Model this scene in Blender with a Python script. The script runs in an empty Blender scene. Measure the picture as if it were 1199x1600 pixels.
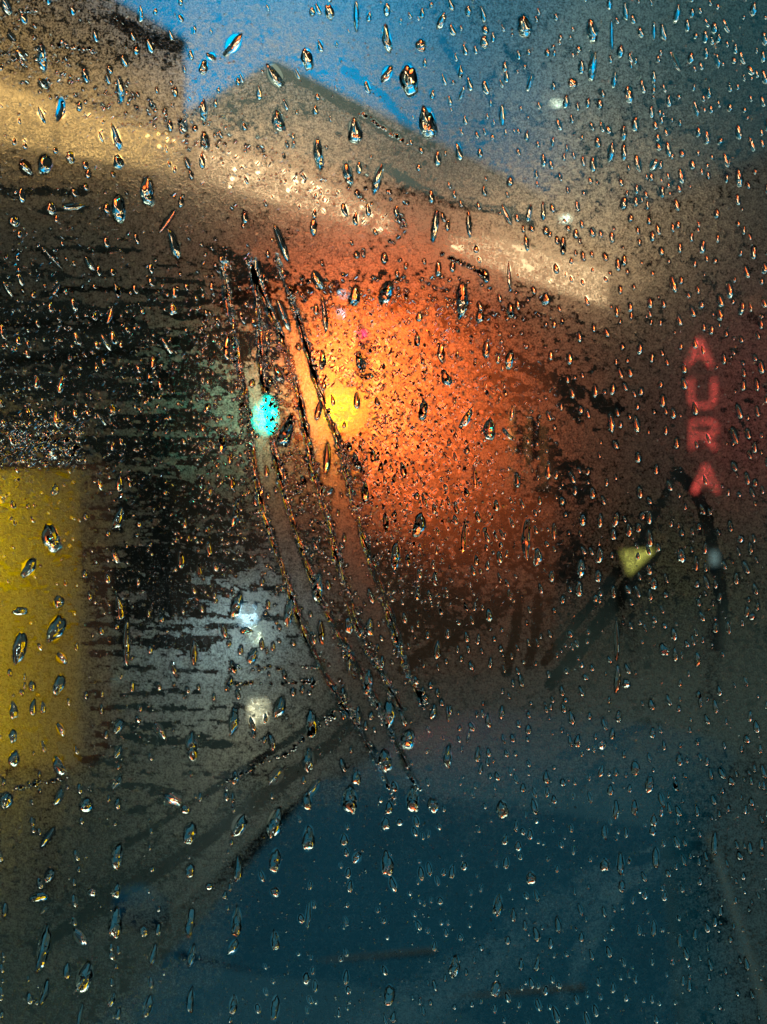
import bpy, bmesh, math, random
import numpy as np
from mathutils import Vector

S = bpy.context.scene
C = S.collection
random.seed(11)
rng = np.random.default_rng(11)
rad = math.radians

# ------------------------------------------------------------------ camera
F = 1385.6          # focal length in picture units (1199 x 1600)
H = 2.2             # eye height, inside a bus, looking out of its rear window
cam = bpy.data.cameras.new('camera')
cam.sensor_fit = 'VERTICAL'; cam.sensor_height = 24.0; cam.lens = 24.0 * F / 1600.0
cam.clip_start = 0.02; cam.clip_end = 600.0
cam.dof.use_dof = True; cam.dof.focus_distance = 0.206; cam.dof.aperture_fstop = 9.0
camo = bpy.data.objects.new('camera', cam); C.objects.link(camo)
camo.location = (0, 0, H); camo.rotation_euler = (rad(90), 0, 0)
S.camera = camo

# ------------------------------------------------------------------ dusk sky
W = bpy.data.worlds.new('World'); S.world = W; W.use_nodes = True
wt = W.node_tree; wt.nodes.clear()
def wn(t, **k):
    n = wt.nodes.new(t)
    for a, b in k.items(): setattr(n, a, b)
    return n
def wmath(op, a, b=None, clamp=False):
    n = wn('ShaderNodeMath', operation=op, use_clamp=clamp)
    for i, v in enumerate((a, b)):
        if v is None: continue
        if isinstance(v, (int, float)): n.inputs[i].default_value = v
        else: wt.links.new(v, n.inputs[i])
    return n.outputs[0]
sky = wn('ShaderNodeTexSky', sky_type='NISHITA', sun_disc=False)
sky.sun_elevation = rad(6.0); sky.sun_rotation = rad(200); sky.ozone_density = 6.0
hsv = wn('ShaderNodeHueSaturation'); hsv.inputs['Saturation'].default_value = 1.1
wt.links.new(sky.outputs[0], hsv.inputs['Color'])
tint = wn('ShaderNodeMix', data_type='RGBA', blend_type='MULTIPLY')
tint.inputs[0].default_value = 1.0; tint.inputs[7].default_value = (0.0, 5.4, 3.1, 1)
wt.links.new(hsv.outputs[0], tint.inputs[6])
tc = wn('ShaderNodeTexCoord'); sx = wn('ShaderNodeSeparateXYZ'); wt.links.new(tc.outputs['Generated'], sx.inputs[0])
nz = wn('ShaderNodeTexNoise'); nz.inputs['Scale'].default_value = 3.0; nz.inputs['Detail'].default_value = 4.0
wt.links.new(tc.outputs['Generated'], nz.inputs['Vector'])
# rain clouds: thick on the east (right) side, thinning to the west
e1 = wmath('MULTIPLY_ADD', sx.outputs[0], 4.5); 
e1n = e1.node; e1n.inputs[2].default_value = 0.26
nn = wmath('MULTIPLY', wmath('SUBTRACT', nz.outputs[0], 0.5), 2.2)
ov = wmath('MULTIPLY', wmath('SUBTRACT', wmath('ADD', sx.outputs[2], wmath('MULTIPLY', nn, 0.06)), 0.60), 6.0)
cm = wmath('ADD', e1, nn, clamp=True)
cloud = wn('ShaderNodeMix', data_type='RGBA')
wt.links.new(cm, cloud.inputs[0]); wt.links.new(tint.outputs[2], cloud.inputs[6])
cloud.inputs[7].default_value = (0.07, 0.42, 0.52, 1)
low_dim = wn('ShaderNodeMix', data_type='RGBA')     # low sky darkened, added to cut its light on the facades
wt.links.new(wmath('MULTIPLY', wmath('SUBTRACT', 0.36, sx.outputs[2]), 8.0, clamp=True), low_dim.inputs[0])
wt.links.new(cloud.outputs[2], low_dim.inputs[6]); low_dim.inputs[7].default_value = (0.08, 0.16, 0.20, 1)
glint_deck = wn('ShaderNodeMix', data_type='RGBA')      # bright cream deck added out of view, for glints in the drops
wt.links.new(wmath('MULTIPLY', wmath('MAXIMUM', ov, 0.0), 1.0, clamp=True), glint_deck.inputs[0])
wt.links.new(low_dim.outputs[2], glint_deck.inputs[6]); glint_deck.inputs[7].default_value = (13.0, 11.8, 8.6, 1)
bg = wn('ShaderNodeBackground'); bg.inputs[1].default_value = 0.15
wt.links.new(glint_deck.outputs[2], bg.inputs[0])
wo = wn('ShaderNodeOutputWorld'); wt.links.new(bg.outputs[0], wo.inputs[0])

S.view_settings.view_transform = 'Standard'; S.view_settings.look = 'None'
S.view_settings.exposure = 0.68; S.view_settings.gamma = 1.0
cy = S.cycles
cy.max_bounces = 14; cy.transmission_bounces = 12; cy.transparent_max_bounces = 24
cy.diffuse_bounces = 2; cy.glossy_bounces = 3
cy.caustics_refractive = False; cy.caustics_reflective = False
cy.sample_clamp_indirect = 4.0; cy.sample_clamp_direct = 0.0
cy.use_denoising = True
try: cy.denoiser = 'OPENIMAGEDENOISE'
except Exception: pass

# ------------------------------------------------------------------ helpers
def P(px, py, D):   # a picture point (1199 x 1600) carried out to depth D in the street
    return Vector(((px - 599.5) / F * D, D, H + (800 - py) / F * D))

class NT:
    def __init__(s, name):
        s.m = bpy.data.materials.new(name); s.m.use_nodes = True
        s.t = s.m.node_tree; s.t.nodes.clear()
        s.out = s.n('ShaderNodeOutputMaterial')
    def n(s, t, **k):
        x = s.t.nodes.new(t)
        for a, b in k.items(): setattr(x, a, b)
        return x
    def l(s, a, b): s.t.links.new(a, b)
    def math(s, op, a, b=None, c=None, clamp=False):
        n = s.n('ShaderNodeMath', operation=op, use_clamp=clamp)
        for i, v in enumerate((a, b, c)):
            if v is None: continue
            if isinstance(v, (int, float)): n.inputs[i].default_value = v
            else: s.l(v, n.inputs[i])
        return n.outputs[0]
    def noise(s, scale, detail=3.0, rough=0.5, vec=None, dist=0.0):
        n = s.n('ShaderNodeTexNoise'); n.inputs['Scale'].default_value = scale
        n.inputs['Detail'].default_value = detail; n.inputs['Roughness'].default_value = rough
        n.inputs['Distortion'].default_value = dist
        if vec is None:
            tc = s.n('ShaderNodeTexCoord'); vec = tc.outputs['Object']
        s.l(vec, n.inputs['Vector']); return n.outputs[0]
    def mapped(s, scale):
        tc = s.n('ShaderNodeTexCoord'); mp = s.n('ShaderNodeMapping'); mp.inputs['Scale'].default_value = scale
        s.l(tc.outputs['Object'], mp.inputs['Vector']); return mp.outputs[0]
    def mixrgb(s, f, a, b):
        n = s.n('ShaderNodeMix', data_type='RGBA')
        if isinstance(f, (int, float)): n.inputs[0].default_value = f
        else: s.l(f, n.inputs[0])
        for i, v in ((6, a), (7, b)):
            if isinstance(v, tuple): n.inputs[i].default_value = (*v, 1)
            else: s.l(v, n.inputs[i])
        return n.outputs[2]
    def mixs(s, f, a, b):
        n = s.n('ShaderNodeMixShader')
        if isinstance(f, (int, float)): n.inputs[0].default_value = f
        else: s.l(f, n.inputs[0])
        s.l(a, n.inputs[1]); s.l(b, n.inputs[2]); return n.outputs[0]
    def done(s, sh): s.l(sh, s.out.inputs['Surface']); return s.m

def surf(name, col, rough=0.6, var=0.35, scale=3.0, metal=0.0, bump=0.0, coat=0.0, spec=.5):
    t = NT(name); b = t.n('ShaderNodeBsdfPrincipled')
    f = t.noise(scale, 5.0, 0.6)
    lo = tuple(c * (1 - var) for c in col); hi = tuple(min(1, c * (1 + var)) for c in col)
    t.l(t.mixrgb(f, lo, hi), b.inputs['Base Color'])
    b.inputs['Roughness'].default_value = rough; b.inputs['Metallic'].default_value = metal
    b.inputs['Coat Weight'].default_value = coat; b.inputs['Specular IOR Level'].default_value = spec
    if bump:
        bp = t.n('ShaderNodeBump'); bp.inputs['Strength'].default_value = bump; bp.inputs['Distance'].default_value = 0.02
        t.l(t.noise(scale * 8, 4.0), bp.inputs['Height']); t.l(bp.outputs[0], b.inputs['Normal'])
    return t.done(b.outputs[0])

def emit(name, col, k, var=0.0, scale=1.0):
    t = NT(name); e = t.n('ShaderNodeEmission'); e.inputs['Color'].default_value = (*col, 1)
    if var:
        f = t.noise(scale, 2.0)
        t.l(t.math('MULTIPLY_ADD', f, 2 * var * k, k * (1 - var)), e.inputs['Strength'])
    else: e.inputs['Strength'].default_value = k
    return t.done(e.outputs[0])

def bm_obj(name, bm, mat, parent=None, smooth=False):
    me = bpy.data.meshes.new(name); bm.normal_update(); bm.to_mesh(me); bm.free()
    if smooth:
        for p in me.polygons: p.use_smooth = True
    me.materials.append(mat)
    o = bpy.data.objects.new(name, me); C.objects.link(o)
    if parent: o.parent = parent; o.matrix_parent_inverse = parent.matrix_world.inverted()
    return o
def empty(name, loc, label, cat, group=None, kind=None):
    o = bpy.data.objects.new(name, None); C.objects.link(o); o.location = loc
    o.empty_display_size = 0.1
    tag(o, label, cat, group, kind)
    bpy.context.view_layer.update()
    return o
def tag(o, label=None, cat=None, group=None, kind=None):
    if label: o['label'] = label
    if cat: o['category'] = cat
    if group: o['group'] = group
    if kind: o['kind'] = kind
def part(name, bm, mat, root, smooth=False):       # geometry is written in world space
    me_o = bm_obj(name, bm, mat, None, smooth)
    bpy.context.view_layer.update()
    me_o.data.transform(root.matrix_world.inverted())
    me_o.parent = root
    return me_o
def subpart(name, bm, mat, par):
    bpy.context.view_layer.update()
    o = bm_obj(name, bm, mat)
    o.data.transform(par.matrix_world.inverted()); o.parent = par
    return o

def add_box(bm, lo, hi, bev=0.0):
    r = bmesh.ops.create_cube(bm, size=1.0)
    lo = Vector(lo); hi = Vector(hi); c = (lo + hi) / 2; d = hi - lo
    for v in r['verts']: v.co = Vector((v.co.x * d.x, v.co.y * d.y, v.co.z * d.z)) + c
    if bev:
        es = list({e for v in r['verts'] for e in v.link_edges})
        bmesh.ops.bevel(bm, geom=es, offset=bev, segments=2, affect='EDGES', profile=0.6)
def add_prism(bm, pts, off):      # polygon (3-D points) extruded by off
    a = [bm.verts.new(p) for p in pts]; b = [bm.verts.new(Vector(p) + Vector(off)) for p in pts]
    n = len(pts)
    bm.faces.new(a); bm.faces.new(b[::-1])
    for i in range(n): bm.faces.new((a[i], b[i], b[(i + 1) % n], a[(i + 1) % n]))
    bmesh.ops.recalc_face_normals(bm, faces=bm.faces)
def add_tube(bm, pts, r, seg=10):
    pts = [Vector(p) for p in pts]; rings = []
    rr = r if isinstance(r, (list, tuple)) else [r] * len(pts)
    for i, p in enumerate(pts):
        d = (pts[min(i + 1, len(pts) - 1)] - pts[max(i - 1, 0)]).normalized()
        u = d.cross(Vector((0.3, 0.9, 0.1))).normalized(); w = d.cross(u)
        rings.append([bm.verts.new(p + (u * math.cos(2 * math.pi * k / seg) + w * math.sin(2 * math.pi * k / seg)) * rr[i]) for k in range(seg)])
    for a, b in zip(rings, rings[1:]):
        for k in range(seg): bm.faces.new((a[k], a[(k + 1) % seg], b[(k + 1) % seg], b[k]))
    bm.faces.new(rings[0][::-1]); bm.faces.new(rings[-1])
def add_disc(bm, c, r, depth, seg=24, axis='Y'):
    c = Vector(c)
    d = {'Y': Vector((0, depth, 0)), 'X': Vector((depth, 0, 0)), 'Z': Vector((0, 0, depth))}[axis]
    add_tube(bm, [c, c + d], r, seg)
def add_ball(bm, c, r, sz=(1, 1, 1), seg=18):
    q = bmesh.ops.create_uvsphere(bm, u_segments=seg, v_segments=seg // 2 + 2, radius=r)
    for v in q['verts']: v.co = Vector((v.co.x * sz[0], v.co.y * sz[1], v.co.z * sz[2])) + Vector(c)

# ------------------------------------------------------------------ materials
M = {}
M['plaster_dark'] = surf('plaster_dark', (0.035, 0.03, 0.028), 0.8, 0.3, 1.2)
M['plaster_brown'] = surf('plaster_brown', (0.05, 0.035, 0.028), 0.8, 0.35, 0.8)
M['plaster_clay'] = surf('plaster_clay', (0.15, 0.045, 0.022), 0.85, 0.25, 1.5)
M['plaster_grey'] = surf('plaster_grey', (0.05, 0.036, 0.03), 0.8, 0.3, 0.9)
M['slate'] = surf('slate', (0.010, 0.013, 0.016), 0.45, 0.4, 4)
M['frame'] = surf('frame', (0.05, 0.045, 0.04), 0.5)
M['dark_metal'] = surf('dark_metal', (0.04, 0.04, 0.045), 0.4, metal=0.6)
M['black'] = surf('black', (0.015, 0.015, 0.017), 0.5)
M['rubber'] = surf('rubber', (0.02, 0.02, 0.02), 0.7)
M['dead_glass'] = surf('dead_glass', (0.01, 0.012, 0.015), 0.08)
M['car_glass'] = surf('car_glass', (0.0003, 0.044, 0.085), 0.35, spec=.05)
M['car_paint'] = surf('car_paint', (0.0005, 0.045, 0.085), 0.5, 0.2, 6, metal=0.1, coat=0.05, spec=.12)
M['chrome'] = surf('chrome', (0.6, 0.6, 0.6), 0.2, metal=1.0)
M['white_paint'] = surf('white_paint', (0.7, 0.7, 0.68), 0.6)
M['kerb'] = surf('kerb', (0.02, 0.03, 0.033), 0.6, 0.3, 5)
M['e_yellow'] = emit('window_light_yellow', (1.0, 0.42, 0.13), 3.0, 0.35, 1.2)
M['e_tan'] = emit('window_light_tan', (1.0, 0.46, 0.23), 3.8, 0.25, 0.8)
M['e_green'] = emit('signal_green', (0.0, 1.0, 0.66), 9)
M['e_red'] = emit('signal_red', (1.0, 0.02, 0.06), 5)
M['e_neon'] = emit('neon_red', (1.0, 0.08, 0.06), 2.8)
M['e_lamp'] = emit('sodium_lamp', (1.0, 0.28, 0.006), 18)
M['e_white'] = emit('white_lamp', (1.0, 0.86, 0.62), 9)
M['e_glint'] = emit('glint_strip_glow', (1.0, 0.84, 0.6), 2.5)
M['e_over'] = emit('overhead_lamp', (1.0, 0.83, 0.55), 150)
M['e_head'] = emit('headlight', (0.8, 0.9, 1.0), 2.8)
M['e_sign'] = emit('yellow_sign_light', (1.0, 0.68, 0.13), 1.1)

# wet road
t = NT('wet_asphalt'); b = t.n('ShaderNodeBsdfPrincipled'); b.inputs['Specular IOR Level'].default_value = .22
f = t.noise(0.6, 5.0, 0.6)
t.l(t.mixrgb(f, (0.008, 0.020, 0.024), (0.026, 0.040, 0.042)), b.inputs['Base Color'])
r2 = t.noise(0.35, 3.0)
t.l(t.math('MULTIPLY_ADD', r2, 0.5, 0.22, clamp=True), b.inputs['Roughness'])
bp = t.n('ShaderNodeBump'); bp.inputs['Strength'].default_value = 0.5; bp.inputs['Distance'].default_value = 0.02
t.l(t.noise(30, 4.0), bp.inputs['Height']); t.l(bp.outputs[0], b.inputs['Normal'])
M['road'] = t.done(b.outputs[0])

# ------------------------------------------------------------------ ground
bm = bmesh.new(); add_box(bm, (-150, 0.6, -0.3), (150, 300, 0.0)); g = bm_obj('road', bm, M['road']); tag(g, kind='structure')
bm = bmesh.new(); add_box(bm, (-60, 27.0, 0.0), (60, 60, 0.10)); g = bm_obj('pavement', bm, M['kerb']); tag(g, kind='structure')
for k in range(1, 4):
    bm = bmesh.new(); add_box(bm, (-3.6 + 0.02 * k, 4.2 + k * 3.0, -0.02), (-3.45 + 0.02 * k, 6.0 + k * 3.0, 0.004))
    o = bm_obj('lane_marking', bm, M['white_paint']); tag(o, kind='structure')

# ------------------------------------------------------------------ buildings
class Facade:
    """an upright wall between two plan points; on(px,py) gives the wall point seen at a picture point"""
    def __init__(s, pa, Da, pb, Db):
        s.a = P(pa, 800, Da); s.b = P(pb, 800, Db); s.a.z = s.b.z = 0
        d = (s.b - s.a).normalized(); s.d = d; s.n = Vector((d.y, -d.x, 0))      # towards the camera
    def on(s, px, py, off=0.0):
        u = Vector(((px - 599.5) / F, 1, (800 - py) / F)); o = Vector((0, 0, H)); a = s.a + s.n * off
        tt = (a - o).dot(s.n) / u.dot(s.n)
        return o + u * tt
    def at(s, px, z, off=0.0):
        p = s.on(px, 800, off); p.z = z; return p
    def poly(s, pts, thick, off):
        bm = bmesh.new(); q = [s.on(x, y, off) for x, y in pts]
        add_prism(bm, q, -s.n * thick); return bm

def frame_bars(fc, pts, off, w=0.06, extra=()):
    bm = bmesh.new(); n = len(pts)
    for i in range(n):
        a = fc.on(*pts[i], off); b_ = fc.on(*pts[(i + 1) % n], off); add_tube(bm, [a, b_], w, 6)
    for p, q in extra: add_tube(bm, [fc.on(*p, off), fc.on(*q, off)], w * 0.7, 6)
    return bm

# tall corner block on the left, its top falling to the right; a ribbon of lit windows
fa = Facade(-420, 8.5, 290, 14.0)
ra = empty('corner_building', fa.at(100, 0), 'dark corner block with yellow lit ribbon window beside the blue gap of sky', 'building')
part('wall', fa.poly([(-420, 2400), (-420, -330), (290, 70), (290, 1300)], 6.0, 0.0), M['plaster_dark'], ra)
bm = bmesh.new(); q = [fa.on(-420, -345, 0.25), fa.on(293, 62, 0.25), fa.on(293, 76, 0.25), fa.on(-420, -318, 0.25)]
add_prism(bm, q, -fa.n * 0.6); part('cornice', bm, M['slate'], ra)
pts = [(-200, 60), (-60, 108), (287, 214), (287, 278), (-60, 218), (-200, 192)]
wdw = part('window', fa.poly(pts, 0.06, 0.07), M['e_yellow'], ra)
subpart('frame', frame_bars(fa, pts, 0.1, 0.05, [((88, 153), (88, 243))]), M['frame'], wdw)
for yy, (x0, x1) in ((0, (-300, 280)),):
    pass
for k in range(5):
    bm = fa.poly([(-60, 320 + 60 * k), (290, 345 + 46 * k), (290, 350 + 46 * k), (-60, 326 + 60 * k)], 0.05, 0.06)
    part('ledge', bm, M['frame'], ra)

# long house with hipped roof receding to the right
fb = Facade(300, 17.0, 990, 30.0)
rb = empty('long_building', fb.at(600, 0), 'long brown building under a hipped slate roof with tan lit windows', 'building')
part('wall', fb.poly([(300, 1100), (300, 196), (990, 400), (990, 950)], 8.0, 0.0), M['plaster_brown'], rb)
e0 = fb.on(296, 194, 0.4); e1_ = fb.on(995, 398, 0.4); back = -fb.n * 8.8
r0 = P(430, 92, 22.0); r1 = P(820, 288, (r0.z - H) * F / 512)
bm = bmesh.new()
vs = [bm.verts.new(p) for p in (e0, e1_, Vector(e1_) + back, Vector(e0) + back, r0, r1)]
for v in vs[:4]: v.co.z = (e0.z + e1_.z) / 2 if False else v.co.z
vs[2].co.z = e1_.z; vs[3].co.z = e0.z
for fidx in ((0, 1, 5, 4), (1, 2, 5), (2, 3, 4, 5), (3, 0, 4), (3, 2, 1, 0)): bm.faces.new([vs[i] for i in fidx])
part('roof', bm, M['slate'], rb)
p1 = [(306, 214), (470, 262), (618, 338), (618, 374), (470, 334), (306, 284)]
w1 = part('window', fb.poly(p1, 0.06, 0.08), M['e_tan'], rb)
subpart('frame', frame_bars(fb, p1, 0.12, 0.07), M['frame'], w1)
p2 = [(694, 368), (770, 366), (952, 422), (952, 484), (800, 434), (700, 396)]
w2 = part('window', fb.poly(p2, 0.06, 0.08), M['e_tan'], rb)
subpart('frame', frame_bars(fb, p2, 0.12, 0.07), M['frame'], w2)

# clay house in the middle, lit by its wall lantern and an added lamp
fe = Facade(404, 10.5, 885, 12.8)
re_ = empty('clay_house', fe.at(650, 0), 'clay coloured house glowing orange around its wall lantern', 'house')
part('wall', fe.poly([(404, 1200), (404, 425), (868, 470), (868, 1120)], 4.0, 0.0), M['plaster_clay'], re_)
bm = bmesh.new(); add_prism(bm, [fe.on(398, 418, .2), fe.on(874, 464, .2), fe.on(874, 476, .2), fe.on(398, 432, .2)], -fe.n * 4.4); part('parapet', bm, M['slate'], re_)
for (x0, x1, y0, y1) in ((800, 850, 640, 760),):
    q = [(x0, y0), (x1, y0 + 3), (x1, y1), (x0, y1)]
    w = part('window', fe.poly(q, 0.05, 0.06), M['dead_glass'], re_)
    subpart('frame', frame_bars(fe, q, 0.07, 0.03, [(((x0 + x1) / 2, y0), ((x0 + x1) / 2, y1))]), M['frame'], w)
q = [(430, 830), (500, 832), (500, 1130), (430, 1140)]
d_ = part('door', fe.poly(q, 0.05, 0.06), M['frame'], re_)
bm = bmesh.new(); add_ball(bm, fe.on(490, 985, 0.1), 0.04); subpart('handle', bm, M['chrome'], d_)

# wall lantern
lp = fe.on(532, 642, 0.62)
rl = empty('wall_lantern', lp, 'yellow glowing wall lantern on the clay house', 'lamp')
bm = bmesh.new(); add_ball(bm, lp, 0.19, (1, 1, 1.1)); part('globe', bm, M['e_lamp'], rl, True)
bm = bmesh.new(); wp = fe.on(532, 600, 0.0); add_tube(bm, [wp, wp + fe.n * 0.35 + Vector((0, 0, 0.12)), lp + Vector((0, 0, 0.24)), lp + Vector((0, 0, 0.15))], 0.02, 8); part('bracket', bm, M['dark_metal'], rl)
bm = bmesh.new(); add_tube(bm, [lp + Vector((0, 0, 0.15)), lp + Vector((0, 0, 0.21))], [0.13, 0.03], 16); part('lamp_cap', bm, M['dark_metal'], rl)
def point(name, loc, col, e, r, parent=None):
    L = bpy.data.lights.new(name, 'POINT'); L.color = col; L.energy = e; L.shadow_soft_size = r
    o = bpy.data.objects.new(name, L); C.objects.link(o); o.location = loc
    if parent:
        bpy.context.view_layer.update(); o.parent = parent; o.matrix_parent_inverse = parent.matrix_world.inverted()
    return o
# lamp on a long arm, added to wash the wall orange
fp = fe.on(540, 470, 1.7); ft = fe.on(592, 612, 0.0)
rf_ = empty('added_floodlight', fp, 'small added lamp on a long arm washing the clay house orange', 'added_floodlight')
bm = bmesh.new(); add_box(bm, fp - Vector((.09, .05, .02)), fp + Vector((.09, .09, .09)), .015); part('housing', bm, M['dark_metal'], rf_)
bm = bmesh.new(); wq = fp - fe.n * 1.7; add_tube(bm, [wq + Vector((0, 0, .12)), fp + Vector((0, 0, .12)), fp + Vector((0, 0, .06))], .018, 8); part('arm', bm, M['dark_metal'], rf_)
bm = bmesh.new(); add_box(bm, fp + Vector((-.07, -.055, -.16)), fp + Vector((-.02, -.01, -.125)), .01); part('pilot_lamp', bm, emit('pilot_light', (.75, .85, 1.0), 5), rf_)
bm = bmesh.new(); add_box(bm, fp + Vector((-.05, -.056, .035)), fp + Vector((.01, -.052, .07)), .001); part('pilot_lamp', bm, bpy.data.materials['pilot_light'], rf_)
LA = bpy.data.lights.new('added_flood_beam', 'SPOT'); LA.spot_size = rad(74); LA.spot_blend = 1.0; LA.shadow_soft_size = .08; LA.energy = 8200; LA.color = (1.0, .28, .07)
lao = bpy.data.objects.new('added_flood_beam', LA); C.objects.link(lao); lao.location = fp + (ft - fp).normalized() * .12
lao.rotation_euler = (ft - fp).to_track_quat('-Z', 'Y').to_euler()
bpy.context.view_layer.update(); lao.parent = rf_; lao.matrix_parent_inverse = rf_.matrix_world.inverted()

# right-hand tower with the upright red sign
fc = Facade(975, 26.0, 1500, 18.0)
rc = empty('tower_block', fc.at(1150, 0), 'brown grey tower block carrying an upright red letter sign', 'building')
part('wall', fc.poly([(975, 950), (975, 345), (1500, 120), (1500, 1100)], 7.0, 0.0), M['plaster_grey'], rc)
bm = bmesh.new(); add_prism(bm, [fc.on(970, 335, .3), fc.on(1500, 108, .3), fc.on(1500, 128, .3), fc.on(970, 352, .3)], -fc.n * 7.5); part('cornice', bm, M['slate'], rc)
for r_ in range(4):
    for c_ in range(2):
        x0 = 1010 + c_ * 150; y0 = 400 + r_ * 105 - c_ * 40
        if c_ == 0: x0 = 1000
        q = [(x0, y0), (x0 + 36, y0 - 12), (x0 + 36, y0 + 50), (x0, y0 + 58)]
        w = part('window', fc.poly(q, 0.05, 0.06), M['dead_glass'], rc)
        subpart('frame', frame_bars(fc, q, 0.08, 0.04), M['frame'], w)
# sign: four upright letters on a backing board
sg = empty('letter_sign', fc.on(1098, 660, 0.5), 'upright sign of red glowing letters reading AURA on the tower', 'sign')
bm = fc.poly([(1070, 515), (1132, 512), (1132, 790), (1070, 792)], 0.12, 0.55)
part('backing_board', bm, M['black'], sg)
def stroke_letter(ch, cx, cy, w, h):
    L, R, T, B = cx - w / 2, cx + w / 2, cy - h / 2, cy + h / 2
    if ch == 'A': st = [[(L, B), (cx, T)], [(cx, T), (R, B)], [(cx - w * .28, cy + h * .14), (cx + w * .28, cy + h * .14)]]
    elif ch == 'U': st = [[(L, T), (L, B - h * .2), (L + w * .2, B), (R - w * .2, B), (R, B - h * .2), (R, T)]]
    elif ch == 'R': st = [[(L, B), (L, T), (R - w * .12, T), (R, T + h * .14), (R, T + h * .34), (R - w * .15, cy), (L, cy)], [(cx, cy), (R, B)]]
    bm = bmesh.new()
    for s_ in st: add_tube(bm, [fc.on(x, y, 0.64) for x, y in s_], 0.048, 8)
    return bm
for ch, cx, cy in (('A', 1093, 550), ('U', 1098, 613), ('R', 1100, 680), ('A', 1103, 748)):
    part('letter', stroke_letter(ch, cx, cy, 36, 42), M['e_neon'], sg)

# ------------------------------------------------------------------ street furniture
def signal(px, pole_py_top, D, lens_px, lit, lens_r, label, mats):
    # lens_px : pixel y of the lit lens ; lit 0 top red, 2 bottom green
    c = P(px, lens_px, D); sp = lens_r * 3.3
    zs = [c.z + sp * (lit - i) for i in range(3)]
    r = empty('traffic_light', (c.x, c.y, 0), label, 'traffic light')
    bm = bmesh.new(); add_box(bm, (c.x - lens_r * 1.5, c.y, zs[2] - lens_r * 1.5), (c.x + lens_r * 1.5, c.y + .22, zs[0] + lens_r * 1.5), 0.02)
    part('housing', bm, M['black'], r)
    for i in range(3):
        bm = bmesh.new(); add_disc(bm, (0, c.y - .02, 0), lens_r, .03); bmesh.ops.transform(bm, matrix=__import__('mathutils').Matrix.Translation((c.x, 0, zs[i])) @ __import__('mathutils').Matrix.Diagonal((1, 1, 1.65 if lit == 2 else 1, 1)), verts=bm.verts); part('lens', bm, mats[i], r)
        bm = bmesh.new(); add_tube(bm, [(c.x - lens_r * 1.1, c.y - .15, zs[i] + lens_r * .6), (c.x, c.y - .17, zs[i] + lens_r * 1.25), (c.x + lens_r * 1.1, c.y - .15, zs[i] + lens_r * .6)], .012, 6)
        part('visor', bm, M['black'], r)
    bm = bmesh.new(); add_tube(bm, [(c.x, c.y + .3, 0), (c.x, c.y + .3, zs[0] + .3)], lens_r * .5, 10); part('pole', bm, M['dark_metal'], r)
    bm = bmesh.new(); add_box(bm, (c.x - .04, c.y + .2, zs[1] - .05), (c.x + .04, c.y + .32, zs[1] + .05)); part('bracket', bm, M['dark_metal'], r)
    return r
dl = surf('dead_lens', (0.05, 0.02, 0.02), 0.3)
signal(415, 0, 7.6, 650, 2, 0.092, 'traffic light showing turquoise green in front of the clay house', (dl, dl, M['e_green']))
signal(567, 0, 8.3, 525, 0, 0.045, 'small traffic light showing red above the wall lantern', (M['e_red'], dl, dl))

def street_lamp(px, py, D, label, e, wide=0.5, arm=1.2, glow='e_white'):
    c = P(px, py, D); r = empty('street_lamp', (c.x + arm, c.y, 0), label, 'street lamp', 'street lamps along the road')
    bm = bmesh.new(); add_tube(bm, [(c.x + arm, c.y, 0), (c.x + arm, c.y, c.z - .6), (c.x + arm * .9, c.y, c.z), (c.x + arm * .55, c.y, c.z + .18), (c.x + .1, c.y, c.z + .1)], [.08, .06, .05, .04, .035], 10)
    part('pole', bm, M['dark_metal'], r, True)
    bm = bmesh.new(); add_ball(bm, (c.x, c.y, c.z + .06), wide * .55, (1, .55, .28)); part('lamp_head', bm, M['dark_metal'], r, True)
    bm = bmesh.new(); add_ball(bm, (c.x, c.y, c.z - .02), wide * .45, (1, .5, .34)); part('lens', bm, M[glow], r, True)
    point('street_light', (c.x, c.y - .1, c.z - .35), (1.0, .72, .42), e, .12, r)
    return r
street_lamp(870, 160, 16.0, 'high street lamp with a bright head against the teal sky', 6, .22)
street_lamp(884, 340, 20.0, 'lower street lamp just above the tan window strip', 6, .28)

# yellow lit advertising box
x0, x1 = -240, 125
D = 5.0
rb2 = empty('light_box', P(0, 1200, D + .1), 'large yellow lit light box standing at the left kerb', 'light box')
a = P(x0, 735, D); b_ = P(x1, 1195, D)
tt = NT('yellow_acrylic'); tr = tt.n('ShaderNodeBsdfTranslucent'); tr.inputs['Color'].default_value = (0.93, 0.72, 0.045, 1)
M['acrylic'] = tt.done(tr.outputs[0])
bm = bmesh.new(); add_box(bm, (a.x, D, b_.z), (b_.x, D + .006, a.z)); part('panel', bm, M['acrylic'], rb2)
bm = bmesh.new()
add_box(bm, (a.x - .05, D + .5, b_.z - .05), (b_.x + .01, D + .53, a.z + .05))
add_box(bm, (a.x - .05, D - .02, a.z + .003), (b_.x + .01, D + .497, a.z + .06))
add_box(bm, (a.x - .05, D - .02, b_.z - .06), (b_.x + .01, D + .497, b_.z - .003))
add_box(bm, (b_.x + .003, D - .02, b_.z), (b_.x + .03, D + .497, a.z)); part('casing', bm, M['plaster_clay'], rb2)
bm = bmesh.new(); add_box(bm, (a.x + .3, D + .1, 0), (a.x + .4, D + .2, b_.z - .06)); part('leg', bm, M['dark_metal'], rb2)
bm = bmesh.new(); add_box(bm, (b_.x - .3, D + .1, 0), (b_.x - .2, D + .2, b_.z - .06)); part('leg', bm, M['dark_metal'], rb2)
point('box_lamp', P(-110, 830, D + .28), (1, .92, .4), 40, .1, rb2)
point('box_lamp', P(-60, 1120, D + .28), (1, .9, .4), 9, .1, rb2)

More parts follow.
